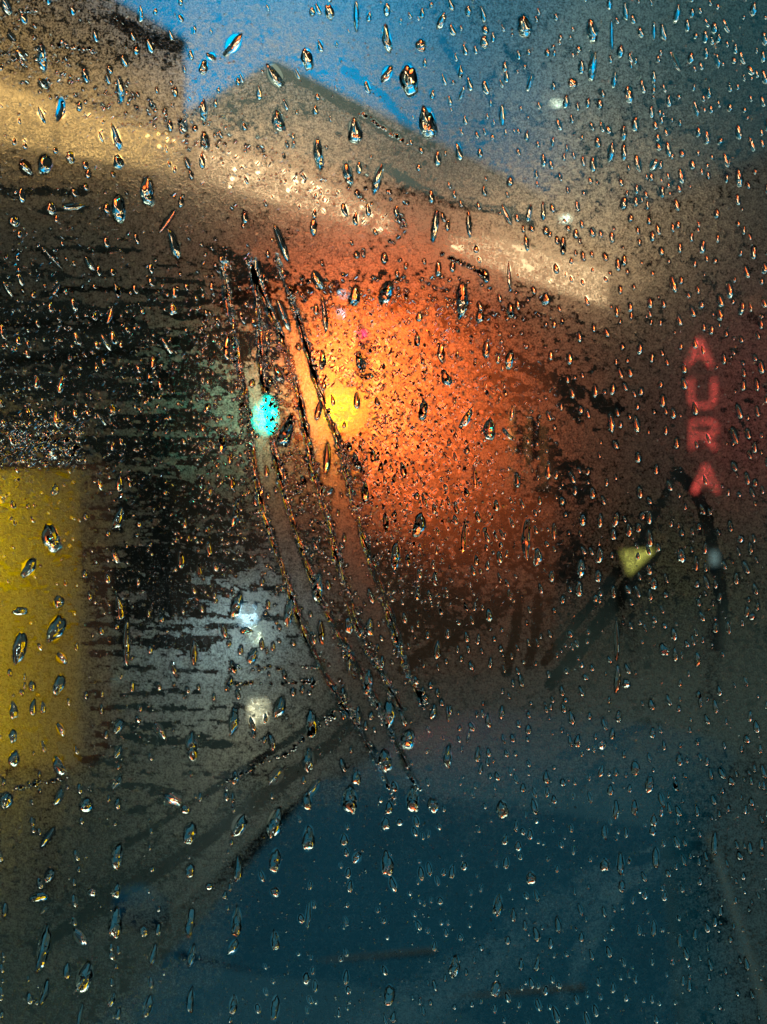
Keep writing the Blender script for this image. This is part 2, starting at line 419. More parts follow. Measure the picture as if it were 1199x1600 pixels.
# small yellow triangular sign and white marker post
fs = P(1000, 875, 11.5)
rs = empty('warning_sign', (fs.x, fs.y, 0), 'small yellow lit triangular sign pointing down beside the cleared streak', 'sign')
bm = bmesh.new(); add_prism(bm, [P(972, 861, 11.5), P(1024, 859, 11.5), P(984, 897, 11.5)], (0, .05, 0)); part('sign_plate', bm, M['e_sign'], rs)
bm = bmesh.new(); add_tube(bm, [(fs.x - .05, 11.6, 0), (fs.x - .05, 11.6, fs.z)], .03, 8); part('pole', bm, M['dark_metal'], rs)
mp = P(1116, 880, 10.5)
bm = bmesh.new(); add_box(bm, (mp.x - .06, 10.5, 0), (mp.x + .06, 10.6, mp.z + .18), .02)
rm = empty('marker_post', (mp.x, 10.5, 0), 'white marker post beside the tower block', 'post')
part('post_body', bm, M['dark_metal'], rm)
bm = bmesh.new(); add_box(bm, (mp.x - .05, 10.49, mp.z - .02), (mp.x + .05, 10.497, mp.z + .14)); part('reflector', bm, emit('reflector_glow', (.8, .85, .8), .35), rm)  # glow put into the reflector surface, which is no lamp

# low glowing bollards added for the cream reflections on the wet road
def bollard(px, py, D, r_, mat, label, cat='added bollard glow'):
    c = P(px, py, D); r = empty('glow_bollard', (c.x, c.y, 0), label, cat)
    bm = bmesh.new(); add_tube(bm, [(c.x, c.y, 0), (c.x, c.y, max(.03, c.z - r_))], [r_ * .9, r_ * .7], 14); part('post_body', bm, M['dark_metal'], r, True)
    bm = bmesh.new(); add_tube(bm, [(c.x, c.y, c.z - r_), (c.x, c.y, c.z + r_)], r_ * .8, 14); part('glow_glass', bm, mat, r)
    bm = bmesh.new(); add_tube(bm, [(c.x, c.y, c.z + r_ + .002), (c.x, c.y, c.z + r_ * 1.6)], [r_ * 1.1, r_ * .3], 14); part('lamp_cap', bm, M['dark_metal'], r)
bollard(404, 1108, 7.4, .10, emit('cream_glow', (1, .66, .40), 3.2), 'added bollard with a cream glow low on the misted road between the scooter and the car')
bollard(400, 992, 9.0, .075, emit('cream_glow_far', (1, .88, .6), 4.0), 'small added bollard with a cream glow just under the scooter headlight')
# oncoming motor scooter with its headlight on
sc = P(388, 962, 9.4)
rsct = empty('motor_scooter', (sc.x, sc.y, 0), 'oncoming scooter with its white headlight on, on the wet road', 'scooter')
zc = sc.z
bm = bmesh.new(); add_disc(bm, (sc.x, sc.y - .06, zc), .10, .08); part('headlight', bm, M['e_head'], rsct)
bm = bmesh.new(); add_ball(bm, (sc.x, sc.y + .15, zc + .02), .2, (1, .8, 1.1)); part('front_cowl', bm, M['car_paint'], rsct, True)
bm = bmesh.new(); add_tube(bm, [(sc.x, sc.y + .1, .3), (sc.x, sc.y + .25, zc)], .05); add_box(bm, (sc.x - .22, sc.y + .3, .28), (sc.x + .22, sc.y + .36, zc), .03); part('leg_shield', bm, M['car_paint'], rsct)
for dy, nm in ((0, 'wheel'), (1.25, 'wheel')):
    bm = bmesh.new()
    ring = [(sc.x, sc.y + dy + .2 * math.cos(q_), .23 + .2 * math.sin(q_)) for q_ in np.linspace(0, 2 * math.pi, 17)]
    add_tube(bm, ring, .05, 8); add_disc(bm, (sc.x - .03, sc.y + dy, .23), .15, .06, axis='X'); part(nm, bm, M['rubber'], rsct, True)
bm = bmesh.new(); add_box(bm, (sc.x - .16, sc.y + .6, .3), (sc.x + .16, sc.y + 1.35, .68), .08); part('rear_body', bm, M['car_paint'], rsct)
bm = bmesh.new(); add_box(bm, (sc.x - .15, sc.y + .65, .685), (sc.x + .15, sc.y + 1.3, .78), .03); part('seat', bm, M['black'], rsct)
bm = bmesh.new(); add_tube(bm, [(sc.x - .33, sc.y + .3, zc + .28), (sc.x, sc.y + .2, zc + .2), (sc.x + .33, sc.y + .3, zc + .28)], .018); part('handlebar', bm, M['dark_metal'], rsct)
for s_ in (-1, 1):
    bm = bmesh.new(); add_tube(bm, [(sc.x + s_ * .25, sc.y + .27, zc + .26), (sc.x + s_ * .34, sc.y + .24, zc + .45)], .008); add_ball(bm, (sc.x + s_ * .35, sc.y + .24, zc + .5), .07, (1, .3, .7)); part('mirror', bm, M['dark_metal'], rsct, True)
Ls = bpy.data.lights.new('beam', 'SPOT'); Ls.energy = 4; Ls.color = (.8, .9, 1); Ls.spot_size = rad(70); Ls.shadow_soft_size = .06
lo_ = bpy.data.objects.new('headlight_beam', Ls); C.objects.link(lo_); lo_.location = (sc.x, sc.y - .12, zc); lo_.rotation_euler = (rad(78), 0, rad(180)); 
bpy.context.view_layer.update(); lo_.parent = rsct; lo_.matrix_parent_inverse = rsct.matrix_world.inverted()

# dark blue car close behind: body lofted from cross-sections along its length
def car(cx, y0, rz, label):
    r = empty('parked_car', (cx, y0, 0), label, 'car')
    def sec(y, zb, zt, wb, wt, zm):
        # closed cross-section, half profile mirrored
        half = [(wb * .9, zb), (wb, zb + .12), (wb, zm), (wb * .97, zm + .06), (wt, zt - .06), (wt * .86, zt), (wt * .4, zt + .025)]
        pts = [(x, z) for x, z in half] + [(-x, z) for x, z in half[::-1]]
        return [Vector((x, y, z)) for x, z in pts]
    secs = [sec(0.0, .25, .60, .62, .55, .45), sec(.10, .2, .70, .80, .70, .52), sec(.5, .18, .82, .88, .80, .62), sec(1.05, .18, .92, .90, .82, .72),
            sec(1.25, .18, .96, .90, .80, .80), sec(1.9, .18, 1.40, .90, .60, .86), sec(2.3, .18, 1.46, .90, .60, .88), sec(3.1, .18, 1.44, .90, .60, .90), sec(3.7, .2, 1.2, .88, .62, .90), sec(4.1, .25, .95, .85, .7, .85), sec(4.3, .35, .8, .75, .6, .7)]
    bm = bmesh.new(); prev = None; n = 14
    for s_ in secs:
        ring = [bm.verts.new(p) for p in s_]
        if prev:
            for k in range(n): bm.faces.new((prev[k], prev[(k + 1) % n], ring[(k + 1) % n], ring[k]))
        else: bm.faces.new(ring[::-1])
        prev = ring
    bm.faces.new(prev); bmesh.ops.recalc_face_normals(bm, faces=bm.faces)
    o = bm_obj('body', bm, M['car_paint'], None, True); o.parent = r
    md = o.modifiers.new('smooth', 'SUBSURF'); md.levels = 2; md.render_levels = 2
    def cp(name, bm, mat, smooth=False, par=None):
        o2 = bm_obj(name, bm, mat, None, smooth); o2.parent = par or r; return o2
    bm = bmesh.new(); add_prism(bm, [(-.70, 1.28, .985), (.70, 1.28, .985), (.55, 1.86, 1.385), (-.55, 1.86, 1.385)], (0, -.012, .03)); cp('windscreen', bm, M['car_glass'])
    for s_ in (-1, 1):
        bm = bmesh.new(); add_prism(bm, [(s_ * .90, 1.45, .98), (s_ * .90, 3.5, 1.0), (s_ * .66, 3.1, 1.36), (s_ * .66, 2.0, 1.36)], (s_ * .02, 0, .01)); cp('side_window', bm, M['dead_glass'])
        bm = bmesh.new(); add_ball(bm, (s_ * .62, .07, .58), .14, (1.1, .5, .6)); cp('headlight', bm, M['chrome'], True)
        bm = bmesh.new(); add_ball(bm, (s_ * 1.0, 1.45, 1.0), .11, (1, .6, .7)); cp('mirror', bm, M['car_paint'], True)
        bm = bmesh.new(); add_tube(bm, [(s_ * .2 - .3, 1.27, 1.0), (s_ * .2 + .25, 1.42, 1.12)], .008); cp('wiper', bm, M['black'])
        for yy in (.75, 3.4):
            bm = bmesh.new(); add_disc(bm, (s_ * .80, yy, .31), .31, s_ * .14, 24, 'X'); w = cp('wheel', bm, M['rubber'])
            bm = bmesh.new(); add_disc(bm, (s_ * .945, yy, .31), .19, s_ * .01, 16, 'X'); cp('rim', bm, M['chrome'], par=w)
    bm = bmesh.new(); add_box(bm, (-.4, -.03, .4), (.4, .02, .52), .02); cp('grille', bm, M['black'])
    r.rotation_euler = (0, 0, rz); r.scale = (1, 1, .92)
    return r
car(-0.55, 1.12, rad(-27), 'dark blue car standing close behind the wet window')

# ------------------------------------------------------------------ the wet window
DW = 0.2                         # distance of the glass from the camera
K = (DW + .006) / F                       # metres per picture unit on the glass
def G(px, py, off=0.0): return ((px - 599.5) * K, DW - off, H + (800 - py) * K)

# --- every big raindrop: x, y, width, height, lean (degrees, + leans right at the top)
BIG = """365 68 24 36 30;318 105 14 22 10;330 88 15 12 -20;318 172 12 34 -5;320 220 14 28 0;372 127 8 14 0;405 145 8 24 0;430 118 22 42 -25;480 92 18 36 -5;435 188 18 34 -5;488 18 10 14 0;515 18 14 26 -10;557 25 9 48 0;493 172 8 16 0;555 205 20 42 -5;498 240 14 52 -8;544 272 14 36 -15;590 280 12 46 15
10 10 14 26 -20;66 90 13 44 -5;188 140 12 40 -5;286 195 14 20 -20;18 57 10 16 -40;33 85 14 20 -30;68 130 18 14 -20;95 170 34 16 80;182 215 14 40 -15;220 22 8 26 0;230 298 20 46 0;70 255 20 32 0;110 245 14 18 0;40 262 18 26 -30;185 252 16 24 -10;65 180 8 30 -20
605 60 14 44 -10;605 15 10 22 0;660 20 8 16 0;690 32 12 28 15;640 125 26 54 -5;668 192 26 52 -5;658 70 15 20 0;605 115 16 26 20;732 17 10 16 0;755 22 8 26 -10;820 40 22 36 -10;757 65 12 20 0;722 145 7 24 15;828 130 8 28 15;720 112 8 20 0;785 180 9 34 0;857 14 6 16 0;857 45 6 14 0;858 80 6 14 0;858 118 6 18 0;792 120 7 20 0;895 130 14 16 0
925 48 16 38 -10;926 105 12 48 5;909 105 9 22 0;956 55 5 50 0;978 18 8 28 -5;953 5 8 20 0;1058 22 9 32 10;1037 50 10 26 -10;1022 48 6 30 0;1135 40 9 22 -20;1160 90 8 22 -20;983 148 13 28 -5;1005 135 8 22 -10;1055 95 9 34 -25;1080 90 10 18 0;1122 95 8 22 -5;975 208 9 24 0;955 238 11 32 8;975 238 8 28 0;997 255 10 28 -15;1022 258 12 20 20;1065 275 9 24 -10;1105 215 9 22 0;1135 250 8 22 -15;1155 278 11 28 -5;1175 225 9 26 -15;1195 60 9 22 -10;1195 120 9 22 -10;1082 20 7 16 0;1105 35 7 16 -20;1178 14 10 22 0;1088 170 7 26 -10;1108 145 7 18 0;1035 300 7 20 0;1022 120 7 20 0;960 125 8 26 8
185 325 20 46 0;22 345 16 16 0;115 322 34 10 5;80 325 14 18 0;262 345 9 46 35;272 382 13 52 -15;80 402 13 46 -42;140 412 12 26 -30;12 452 8 28 -30;88 452 8 20 30;185 457 8 18 0;172 492 7 26 15;270 482 14 18 0;5 518 10 26 -10;165 535 10 32 -30;260 540 12 30 -30;95 600 9 30 10;205 560 7 14 0;45 560 9 12 0
88 655 12 28 -10;175 640 13 18 0;158 655 8 24 -35;80 708 14 24 -30;86 765 12 18 0;187 755 10 28 0;185 810 14 38 15;80 840 26 50 -10;45 887 24 30 20;180 870 11 22 -20;92 940 17 18 0;32 955 26 12 0;88 982 27 46 15;30 1012 20 56 8;96 1028 16 20 -30;92 1070 18 36 15;21 1110 13 28 0;20 1150 13 20 0;22 1185 16 26 0;95 1140 12 24 -25;92 1197 17 34 -20;10 1250 20 26 0;92 1245 12 26 20;185 1135 14 26 15;185 1175 11 22 20;183 1222 12 26 30;135 1258 20 24 0;145 1210 13 8 0;250 1142 14 28 -30;300 1165 18 46 0;187 950 11 40 -10;198 1005 10 76 0;235 1015 8 14 0
370 945 18 42 12;452 955 15 50 10;497 918 17 46 5;502 988 10 40 -5;545 978 13 26 0;578 980 12 28 0;545 1030 8 46 0;575 1065 15 38 5;303 1020 10 42 0;395 1025 14 28 15;358 1068 11 26 20;365 1125 14 46 5;437 1105 17 38 15;487 1130 18 44 0;425 1160 10 28 -12;482 1187 17 38 0;560 1120 8 34 0;608 1115 18 46 5;385 985 20 10 -5
367 1215 12 22 0;432 1212 20 30 35;490 1232 13 34 35;480 1252 14 28 0;297 1302 20 36 5;290 1265 15 14 0;375 1290 24 36 20;430 1285 24 48 15;482 1310 17 42 5;430 1345 16 40 5;297 1360 14 24 0;372 1358 12 40 5;430 1394 15 14 0;327 1385 11 12 0;298 1440 16 44 5;370 1440 15 46 5;225 1455 12 20 0;300 1492 12 34 10;365 1480 14 26 20;430 1470 12 30 0;482 1430 8 44 5;253 1335 6 16 0;395 1430 8 10 0;240 1490 11 34 12;270 1250 30 18 -20
75 1308 11 38 32;122 1315 9 10 0;152 1330 10 10 0;183 1338 18 40 5;78 1368 15 22 20;62 1402 30 14 5;70 1422 8 18 40;68 1482 17 80 10;180 1442 20 52 5;125 1465 17 32 -30;105 1517 11 26 0;132 1528 27 50 15;70 1550 11 44 15;20 1506 9 9 0;232 1572 15 36 15;175 1562 12 24 20;126 1585 8 36 10;298 1562 11 44 5;365 1570 12 30 10;430 1575 12 40 5;143 1395 14 12 -20;182 1392 12 24 10
547 1250 24 42 0;602 1187 20 38 0;638 1155 24 30 5;557 1215 13 26 0;700 1182 13 36 0;645 1250 20 38 0;677 1258 17 24 0;608 1262 11 22 0;603 1287 12 22 0;538 1312 11 20 0;558 1340 14 18 20;605 1350 18 40 0;547 1385 9 20 0;625 1285 10 12 0;785 1265 18 30 0;790 1312 9 18 10;677 1112 10 26 10;700 1115 6 26 -5;732 1150 5 24 10;722 1220 8 12 0;672 1030 8 12 0;810 1322 10 16 0;830 1372 14 22 0;778 1415 13 36 8
967 1120 9 20 0;1020 1145 9 18 0;942 1165 12 16 20;1040 1108 6 16 0;993 1200 13 26 0;1062 1187 10 20 0;940 1205 9 20 10;1015 1225 12 30 5;1056 1225 8 14 0;963 1265 10 30 0;992 1262 11 24 0;1022 1282 10 20 0;945 1300 9 24 0;1020 1298 10 16 0;1117 1318 10 38 0;945 1352 13 22 0;970 1350 11 34 0;1025 1340 11 34 0;972 1385 10 20 0;803 1430 8 22 0;872 1445 10 26 -5;838 1460 10 26 -8;840 1505 9 26 8;710 1510 16 36 10;775 1545 14 26 5;608 1555 16 36 5;1022 1450 9 26 0;1063 1470 8 22 0;1032 1500 7 16 0;925 1300 7 12 0
911 812 10 20 0;938 813 8 22 0;963 812 9 26 10;983 828 10 22 0;937 868 11 26 5;908 888 12 28 0;935 900 10 20 0;905 920 11 26 0;1065 868 12 24 -5;1088 880 7 24 0;931 935 9 14 0;1022 912 11 18 0;964 1000 7 66 0;965 1060 10 46 2;979 1068 12 16 0;1038 1015 14 22 -10;1175 963 13 12 0;1015 890 10 16 0;1113 1050 7 14 0;1090 1030 9 24 0;1095 1095 7 22 0
661 640 13 36 0;730 652 17 40 25;765 670 18 36 5;793 678 15 22 -30;742 745 7 36 -5;655 820 18 42 5;618 868 15 42 5;725 838 8 54 5;823 840 14 62 0;866 830 8 26 0;857 735 9 30 0;800 645 6 26 5;697 590 15 28 -10;652 530 10 22 0;690 550 11 34 0;760 545 11 30 5;797 562 13 34 10
680 352 10 52 8;733 350 8 40 -3;722 467 18 54 3;604 457 21 38 12;655 495 10 16 0;685 420 9 24 0;796 430 6 42 -3;750 495 12 20 0;798 485 10 24 -5;853 467 12 20 0;792 335 10 34 -25;827 333 8 28 8;849 330 7 30 0;853 360 9 14 0;880 380 8 20 0;823 380 7 26 -8;900 365 8 16 0;555 462 15 36 5;497 438 15 34 -25;507 490 9 56 -6;504 562 11 32 0;561 562 10 28 -3;577 588 17 9 5;506 602 8 18 0;436 585 13 32 -18;447 675 24 46 12;498 640 11 34 8;511 716 11 52 2;557 720 13 26 -12;583 712 10 20 0;571 768 11 36 0;516 768 14 14 30;440 380 11 64 -20;490 355 10 28 0;355 542 11 40 2;347 692 11 34 5;368 802 12 44 10;443 492 12 52 -22;620 330 7 18 0;840 870 12 30 0;862 900 9 18 0;955 660 10 34 -5;930 610 8 22 0;890 560 9 20 0;1000 545 8 20 5;985 480 8 16 0"""
drops = []
for ln in BIG.replace('\n', ';').split(';'):
    if ln.strip(): drops.append(tuple(float(v) for v in ln.split()))
drops.sort(key=lambda d: -d[2] * d[3])
drops = drops[:330]
over = drops[300:]; drops = drops[:300]

# --- many smaller beads: thick on the right-hand half and the lower third, thin elsewhere
small = list(over)
def dens(x, y):
    d = 0.30
    if x > 640 and y < 330: d = 0.75
    if x > 850: d = 0.9
    if x > 560 and 740 < y < 1250: d = 1.1
    if x < 560 and y > 1200: d = 0.45
    if x > 600 and y > 1250: d = 0.75
    if x < 380 and y < 560: d = 0.35
    return d / 1.1
occ = [(d[0], d[1], max(d[2], 7), d[3] * .6) for d in drops]
def clear_of(x, y, pad):
    for ox, oy, w, h in occ:
        if abs(x - ox) < w * .6 + pad and abs(y - oy) < h + pad: return False
    return True
tries = 0
while len(small) < 1900 and tries < 40000:
    tries += 1
    x, y = random.uniform(-60, 1260), random.uniform(-60, 1660)
    if x < 640 and y > 1150: x = 60 * round((x) / 60) + random.gauss(0, 6)      # beads hang in upright rows
    if random.random() > dens(x, y): continue
    s = random.choice((4, 5, 5.5, 6.5, 7, 8, 9.5)) * random.uniform(.85, 1.15)
    if not clear_of(x, y, s * .6) or (1072 < x < 1128 and 520 < y < 790 and random.random() < .7): continue
    hh = s * random.uniform(1.2, 2.9)
    occ.append((x, y, s, hh * .6)); small.append((x, y, s, hh, random.uniform(-18, 6)))
print('drops', len(drops), 'beads', len(small))

def drop_mesh(x, y, w, h, lean, nr, nseg, rough_edge, flat=1.12):
    """closed lens of water lying on the glass: outline heavier at its foot, rounded cap, flat back"""
    ph = [random.uniform(0, 6.28) for _ in range(4)]
    taper = random.uniform(.10, .42) if h > w * 1.4 else random.uniform(0, .15)
    bend = random.uniform(-.22, .22) if h > w * 2 else 0
    ca, sa = math.cos(rad(-lean)), math.sin(rad(-lean))
    def place(u, v):
        u2 = u + bend * w * ((2 * v / h) ** 2 - .4)
        return x + u2 * ca - (-v) * sa * -1 * 0 + v * -sa * -1 * 0 + (v * -math.sin(rad(-lean))), y - v * ca - u2 * 0 + u2 * sa
    V = []; Fc = []
    th = rad(80); Rs = 1 / math.sin(th); hmax = min(w, h) * .5 * flat * random.uniform(.85, 1.2)
    cap = lambda p: (math.sqrt(max(0, Rs * Rs - p * p)) - Rs * math.cos(th)) / (Rs - Rs * math.cos(th))
    for i in range(nr + 1):
        p = math.sin(math.pi / 2 * i / nr) if i < nr else 1.0
        for k in range(nseg if i else 1):
            a = 2 * math.pi * k / nseg
            cx_, sy_ = math.cos(a), math.sin(a)
            wob = 1 + rough_edge * (.5 * math.sin(2 * a + ph[0]) + .35 * math.sin(3 * a + ph[1]) + .3 * math.sin(5 * a + ph[2]) + .15 * math.sin(9 * a + ph[3]))
            v = sy_ * h / 2 * wob; u = cx_ * w / 2 * wob * (1 - taper * sy_)
            oy = -h * .12 * (1 - p)                                  # belly hangs low
            X, Y = place(u * p, v * p + oy)
            hz = hmax * cap(p) ** .92 * (1 + .25 * rough_edge * 4 * math.sin(3 * v / max(h, 1) * 2 + ph[1]) * (1 - p))
            V.append(G(X, Y, -0.00615 - hz * K))
    for k in range(nseg): Fc.append((0, 1 + (k + 1) % nseg, 1 + k))
    for i in range(1, nr):
        a0 = 1 + (i - 1) * nseg; b0 = 1 + i * nseg
        for k in range(nseg): Fc.append((a0 + k, a0 + (k + 1) % nseg, b0 + (k + 1) % nseg, b0 + k))
    last = 1 + (nr - 1) * nseg
    base = len(V)
    for k in range(nseg):
        X, _, Z = V[last + k]; V.append((X, DW + 0.00606, Z))
    for k in range(nseg): Fc.append((last + k, last + (k + 1) % nseg, base + (k + 1) % nseg, base + k))
    Fc.append(tuple(base + k for k in range(nseg)))
    return V, Fc

t = NT('rain_water'); rf = t.n('ShaderNodeBsdfGlass'); rf.inputs['IOR'].default_value = 1.33; rf.inputs['Roughness'].default_value = 0.0
M['water'] = t.done(rf.outputs[0])

def zone(x, y):
    if x < 130 and 730 < y < 1200: return 'the yellow light box'
    if x < 300 and y < 290: return 'the lit ribbon window of the corner block'
    if y < 60 and x < 900 and x > 290: return 'the bright blue sky'
    if x > 860 and y < 400: return 'the dark teal sky'
    if 300 <= x <= 860 and y < 240: return 'the hipped slate roof'
    if 300 <= x <= 960 and y < 480: return 'the tan lit windows'
    if x < 380 and y < 730: return 'the dark blotchy streaks'
    if x > 1040 and 480 < y < 800: return 'the red letter sign'
    if 380 <= x <= 640 and 480 <= y < 900: return 'the orange lantern glow'
    if 640 <= x <= 880 and 480 <= y < 900: return 'the fading edge of the orange glow'
    if x < 640 and 730 <= y < 1190: return 'the pale misted road'
    if 640 <= x and 800 <= y < 1190: return 'the finger streaks'
    if x > 1100: return 'the brown strip beside the car'
    if x < 300: return 'the dark road corner'
    if y < 1300: return 'the roof of the blue car'
    if x < 620: return 'the blue car windscreen'
    return 'the blue car bonnet'
mega = []
for i, (x, y, w, h, lean) in enumerate(drops):
    V, Fc = drop_mesh(x, y, w, h, lean, 8, 28, .22 if w > 11 else .11)
    me = bpy.data.meshes.new('raindrop'); me.from_pydata(V, [], Fc)
    for p in me.polygons: p.use_smooth = len(p.vertices) < 6
    me.materials.append(M['water'])
    o = bpy.data.objects.new('raindrop', me); C.objects.link(o)
    c = Vector(G(x, y)); me.transform(__import__('mathutils').Matrix.Translation(-c)); o.location = c
    size = 'big' if w * h > 700 else ('middling' if w * h > 330 else 'small')
    shp = 'flat wide' if w > h * 1.3 else ('round' if h < w * 1.4 else ('long thin' if h > w * 3.4 else 'oval'))
    ln_ = '' if abs(lean) < 9 else (' leaning east' if lean > 0 else ' leaning west')
    ln_ = '' if abs(lean) < 9 else (' tilted clockwise' if lean > 0 else ' tilted anticlockwise')
    mega.append((o, size, shp, ln_, zone(x, y), x, y))
seen = {}
for m_ in mega: seen.setdefault(m_[1:5], []).append(m_)
for key, ms in seen.items():
    size, shp, ln_, zn = key
    ms.sort(key=lambda m_: (m_[6], m_[5]))
    ords = ['topmost', 'second', 'third', 'fourth', 'fifth', 'sixth', 'seventh', 'eighth', 'ninth', 'tenth', 'eleventh', 'twelfth', 'thirteenth', 'fourteenth', 'fifteenth', 'sixteenth']
    for k, m_ in enumerate(ms):
        if len(ms) == 1: lab = f'{size} {shp} raindrop{ln_} over {zn}'
        else: lab = (f'{ords[k]} from the top' if k else 'topmost') + f' {size} {shp} raindrop{ln_} over {zn}' if k < 16 else f'lowest {size} {shp} raindrop{ln_} over {zn}'
        wds = lab.split()
        if len(wds) > 16: lab = ' '.join(w_ for w_ in wds if w_ not in ('the', 'of'))
        tag(m_[0], lab, 'raindrop', 'raindrops clinging to the window')

def mass(name, items, nr, nseg, label):
    VV, FF, off = [], [], 0
    for (x, y, w, h, lean) in items:
        V, Fc = drop_mesh(x, y, w, h, lean, nr, nseg, .06)
        VV += V; FF += [tuple(i + off for i in f_) for f_ in Fc]; off += len(V)
    me = bpy.data.meshes.new(name); me.from_pydata(VV, [], FF)
    sm = np.array([len(f_) < 6 for f_ in FF], dtype=bool); me.polygons.foreach_set('use_smooth', sm)
    me.materials.append(M['water']); o = bpy.data.objects.new(name, me); C.objects.link(o)
    tag(o, label, name.replace('_', ' '), kind='stuff'); return o
mass('rain_beads', small, 4, 12, 'small beads of rain scattered over the glass')

# ------------------------------------------------------------------ where the mist lies thick or has been wiped
GX0, GX1, GY0, GY1, ST = -300, 1500, -300, 1900, 2.0
nx = int((GX1 - GX0) / ST) + 1; ny = int((GY1 - GY0) / ST) + 1
XX, YY = np.meshgrid(np.linspace(GX0, GX1, nx), np.linspace(GY0, GY1, ny))
def fbm(sx_, sy_, octs=4, seed=0, ang=0.0):
    r_ = np.random.default_rng(seed); out = np.zeros_like(XX); amp = 1; tot = 0
    ca, sa = math.cos(ang), math.sin(ang)
    U = XX * ca + YY * sa; Vv = -XX * sa + YY * ca
    for o_ in range(octs):
        gx = r_.random((256, 256)); u = (U / sx_ * 2 ** o_) % 255; v = (Vv / sy_ * 2 ** o_) % 255
        iu = u.astype(int); iv = v.astype(int); fu = u - iu; fv = v - iv
        fu = fu * fu * (3 - 2 * fu); fv = fv * fv * (3 - 2 * fv)
        a_ = gx[iv, iu] * (1 - fu) + gx[iv, (iu + 1) % 256] * fu
        b2 = gx[(iv + 1) % 256, iu] * (1 - fu) + gx[(iv + 1) % 256, (iu + 1) % 256] * fu
        out += amp * (a_ * (1 - fv) + b2 * fv); tot += amp; amp *= .55
    return out / tot
def ss(a, b, x):
    t_ = np.clip((x - a) / (b - a), 0, 1); return t_ * t_ * (3 - 2 * t_)
def box_w(x0, x1, y0, y1, s):
    return ss(x0 - s, x0 + s, XX) * (1 - ss(x1 - s, x1 + s, XX)) * ss(y0 - s, y0 + s, YY) * (1 - ss(y1 - s, y1 + s, YY))
def path_dist(pts):
    best = np.full(XX.shape, 1e9); side = np.zeros_like(XX); along = np.zeros_like(XX); tot = 0
    for (x0, y0), (x1, y1) in zip(pts, pts[1:]):
        dx, dy = x1 - x0, y1 - y0; L2 = dx * dx + dy * dy; L = math.sqrt(L2)
        t_ = np.clip(((XX - x0) * dx + (YY - y0) * dy) / L2, 0, 1)
        qx = XX - (x0 + t_ * dx); qy = YY - (y0 + t_ * dy); d = np.hypot(qx, qy)
        s_ = (dx * qy - dy * qx) / L
        m_ = d < best; best = np.where(m_, d, best); side = np.where(m_, s_, side); along = np.where(m_, tot + t_ * L, along); tot += L
    return best, side, along / tot
def gz(a): return (a - a.mean()) / a.std()
GN = .75 * gz(fbm(7, 5.5, 2, 21)) + .65 * gz(fbm(24, 16, 3, 22)) + .25 * gz(fbm(60, 50, 2, 23))
GH = .55 * gz(fbm(9, 5, 2, 24)) + .65 * gz(fbm(42, 10, 3, 25, .03)) + .35 * gz(fbm(120, 20, 2, 26, .02))
def cut(c, g, k=1.0):       # c: how much of the mist is gone here (0..1); the edge breaks up into crumbs
    return ss(-.35, .35, (c * 3.4 - 1.9) - g) * (c > .02)
mist = 0.62 + 0.16 * (fbm(160, 160, 4, 1) - .5) * 2
n_h = fbm(90, 14, 4, 2, 0.02); n_f = fbm(12, 9, 3, 3); n_d = fbm(70, 14, 4, 4, 0.38); n_b = fbm(40, 40, 4, 5)
# wet blotches drawn out level on the left
wL = box_w(-400, 350, 420, 980, 45)
cutL = np.zeros_like(XX)
for yc, xa, xb, th_ in ((300, -50, 150, 6), (330, 60, 140, 8), (372, 80, 200, 5), (430, 0, 190, 10), (500, 0, 260, 24), (545, 60, 370, 26), (572, -50, 330, 20), (600, -50, 360, 16), (650, -50, 330, 15), (706, 150, 350, 17), (775, 200, 330, 30), (810, 230, 400, 30), (860, 200, 420, 30), (910, 150, 370, 22), (955, 160, 330, 18), (1010, 200, 330, 10), (1160, 200, 330, 14), (1190, 120, 320, 14), (1240, 160, 300, 22)):
    m_ = box_w(xa, xb, yc - th_, yc + th_, th_ * .8 + 3)
    cutL = np.maximum(cutL, m_)
for yc in range(392, 1240, 21):
    xa = random.uniform(-80, 130); xb = random.uniform(260, 400) if yc < 900 else random.uniform(260, 520)
    if yc > 730: xa = max(xa, 145)
    d_, _, _ = path_dist([(xa, yc + random.uniform(-5, 5)), ((xa + xb) / 2, yc + random.uniform(-5, 5)), (xb, yc + random.uniform(-8, 8))])
    cutL = np.maximum(cutL, (1 - ss(2, 9, d_)) * (.62 + .5 * n_b))
mist -= .72 * cut(np.clip(cutL * .66 + wL * .22, 0, 1) , GH)
# dark crumbs drifting down to the right over the orange glow
cutO = np.zeros_like(XX)
for (xa, ya, xb, yb, th_) in ((590, 558, 680, 570, 10), (745, 580, 815, 605, 10), (600, 628, 700, 655, 9), (690, 640, 830, 650, 9), (610, 670, 720, 710, 11), (690, 690, 740, 720, 8), (590, 705, 700, 745, 8), (560, 752, 700, 795, 12), (690, 750, 830, 800, 14), (580, 860, 780, 850, 34), (600, 910, 760, 940, 34), (520, 960, 700, 980, 28), (700, 800, 880, 880, 38), (820, 640, 860, 760, 24), (840, 700, 900, 760, 26), (800, 560, 960, 640, 12), (860, 590, 900, 650, 14)):
    d_, _, _ = path_dist([(xa, ya), (xb, yb)]); cutO = np.maximum(cutO, 1 - ss(th_ * .6, th_ * 1.5, d_))
mist -= .62 * cut(cutO * .82, GN)
mist -= .40 * cut(.20 * box_w(380, 900, 420, 960, 60), GN)
mist -= .35 * cut(.12 * box_w(-400, 1600, -400, 2000, 5), GN)
# teal wiped field under the finger strokes
fld = box_w(850, 1120, 790, 1040, 45); mist -= .20 * fld * (.6 + .8 * n_b)
mist -= .42 * box_w(380, 1100, 1230, 1750, 70)
mist += .10 * box_w(640, 1100, 1050, 1200, 40)
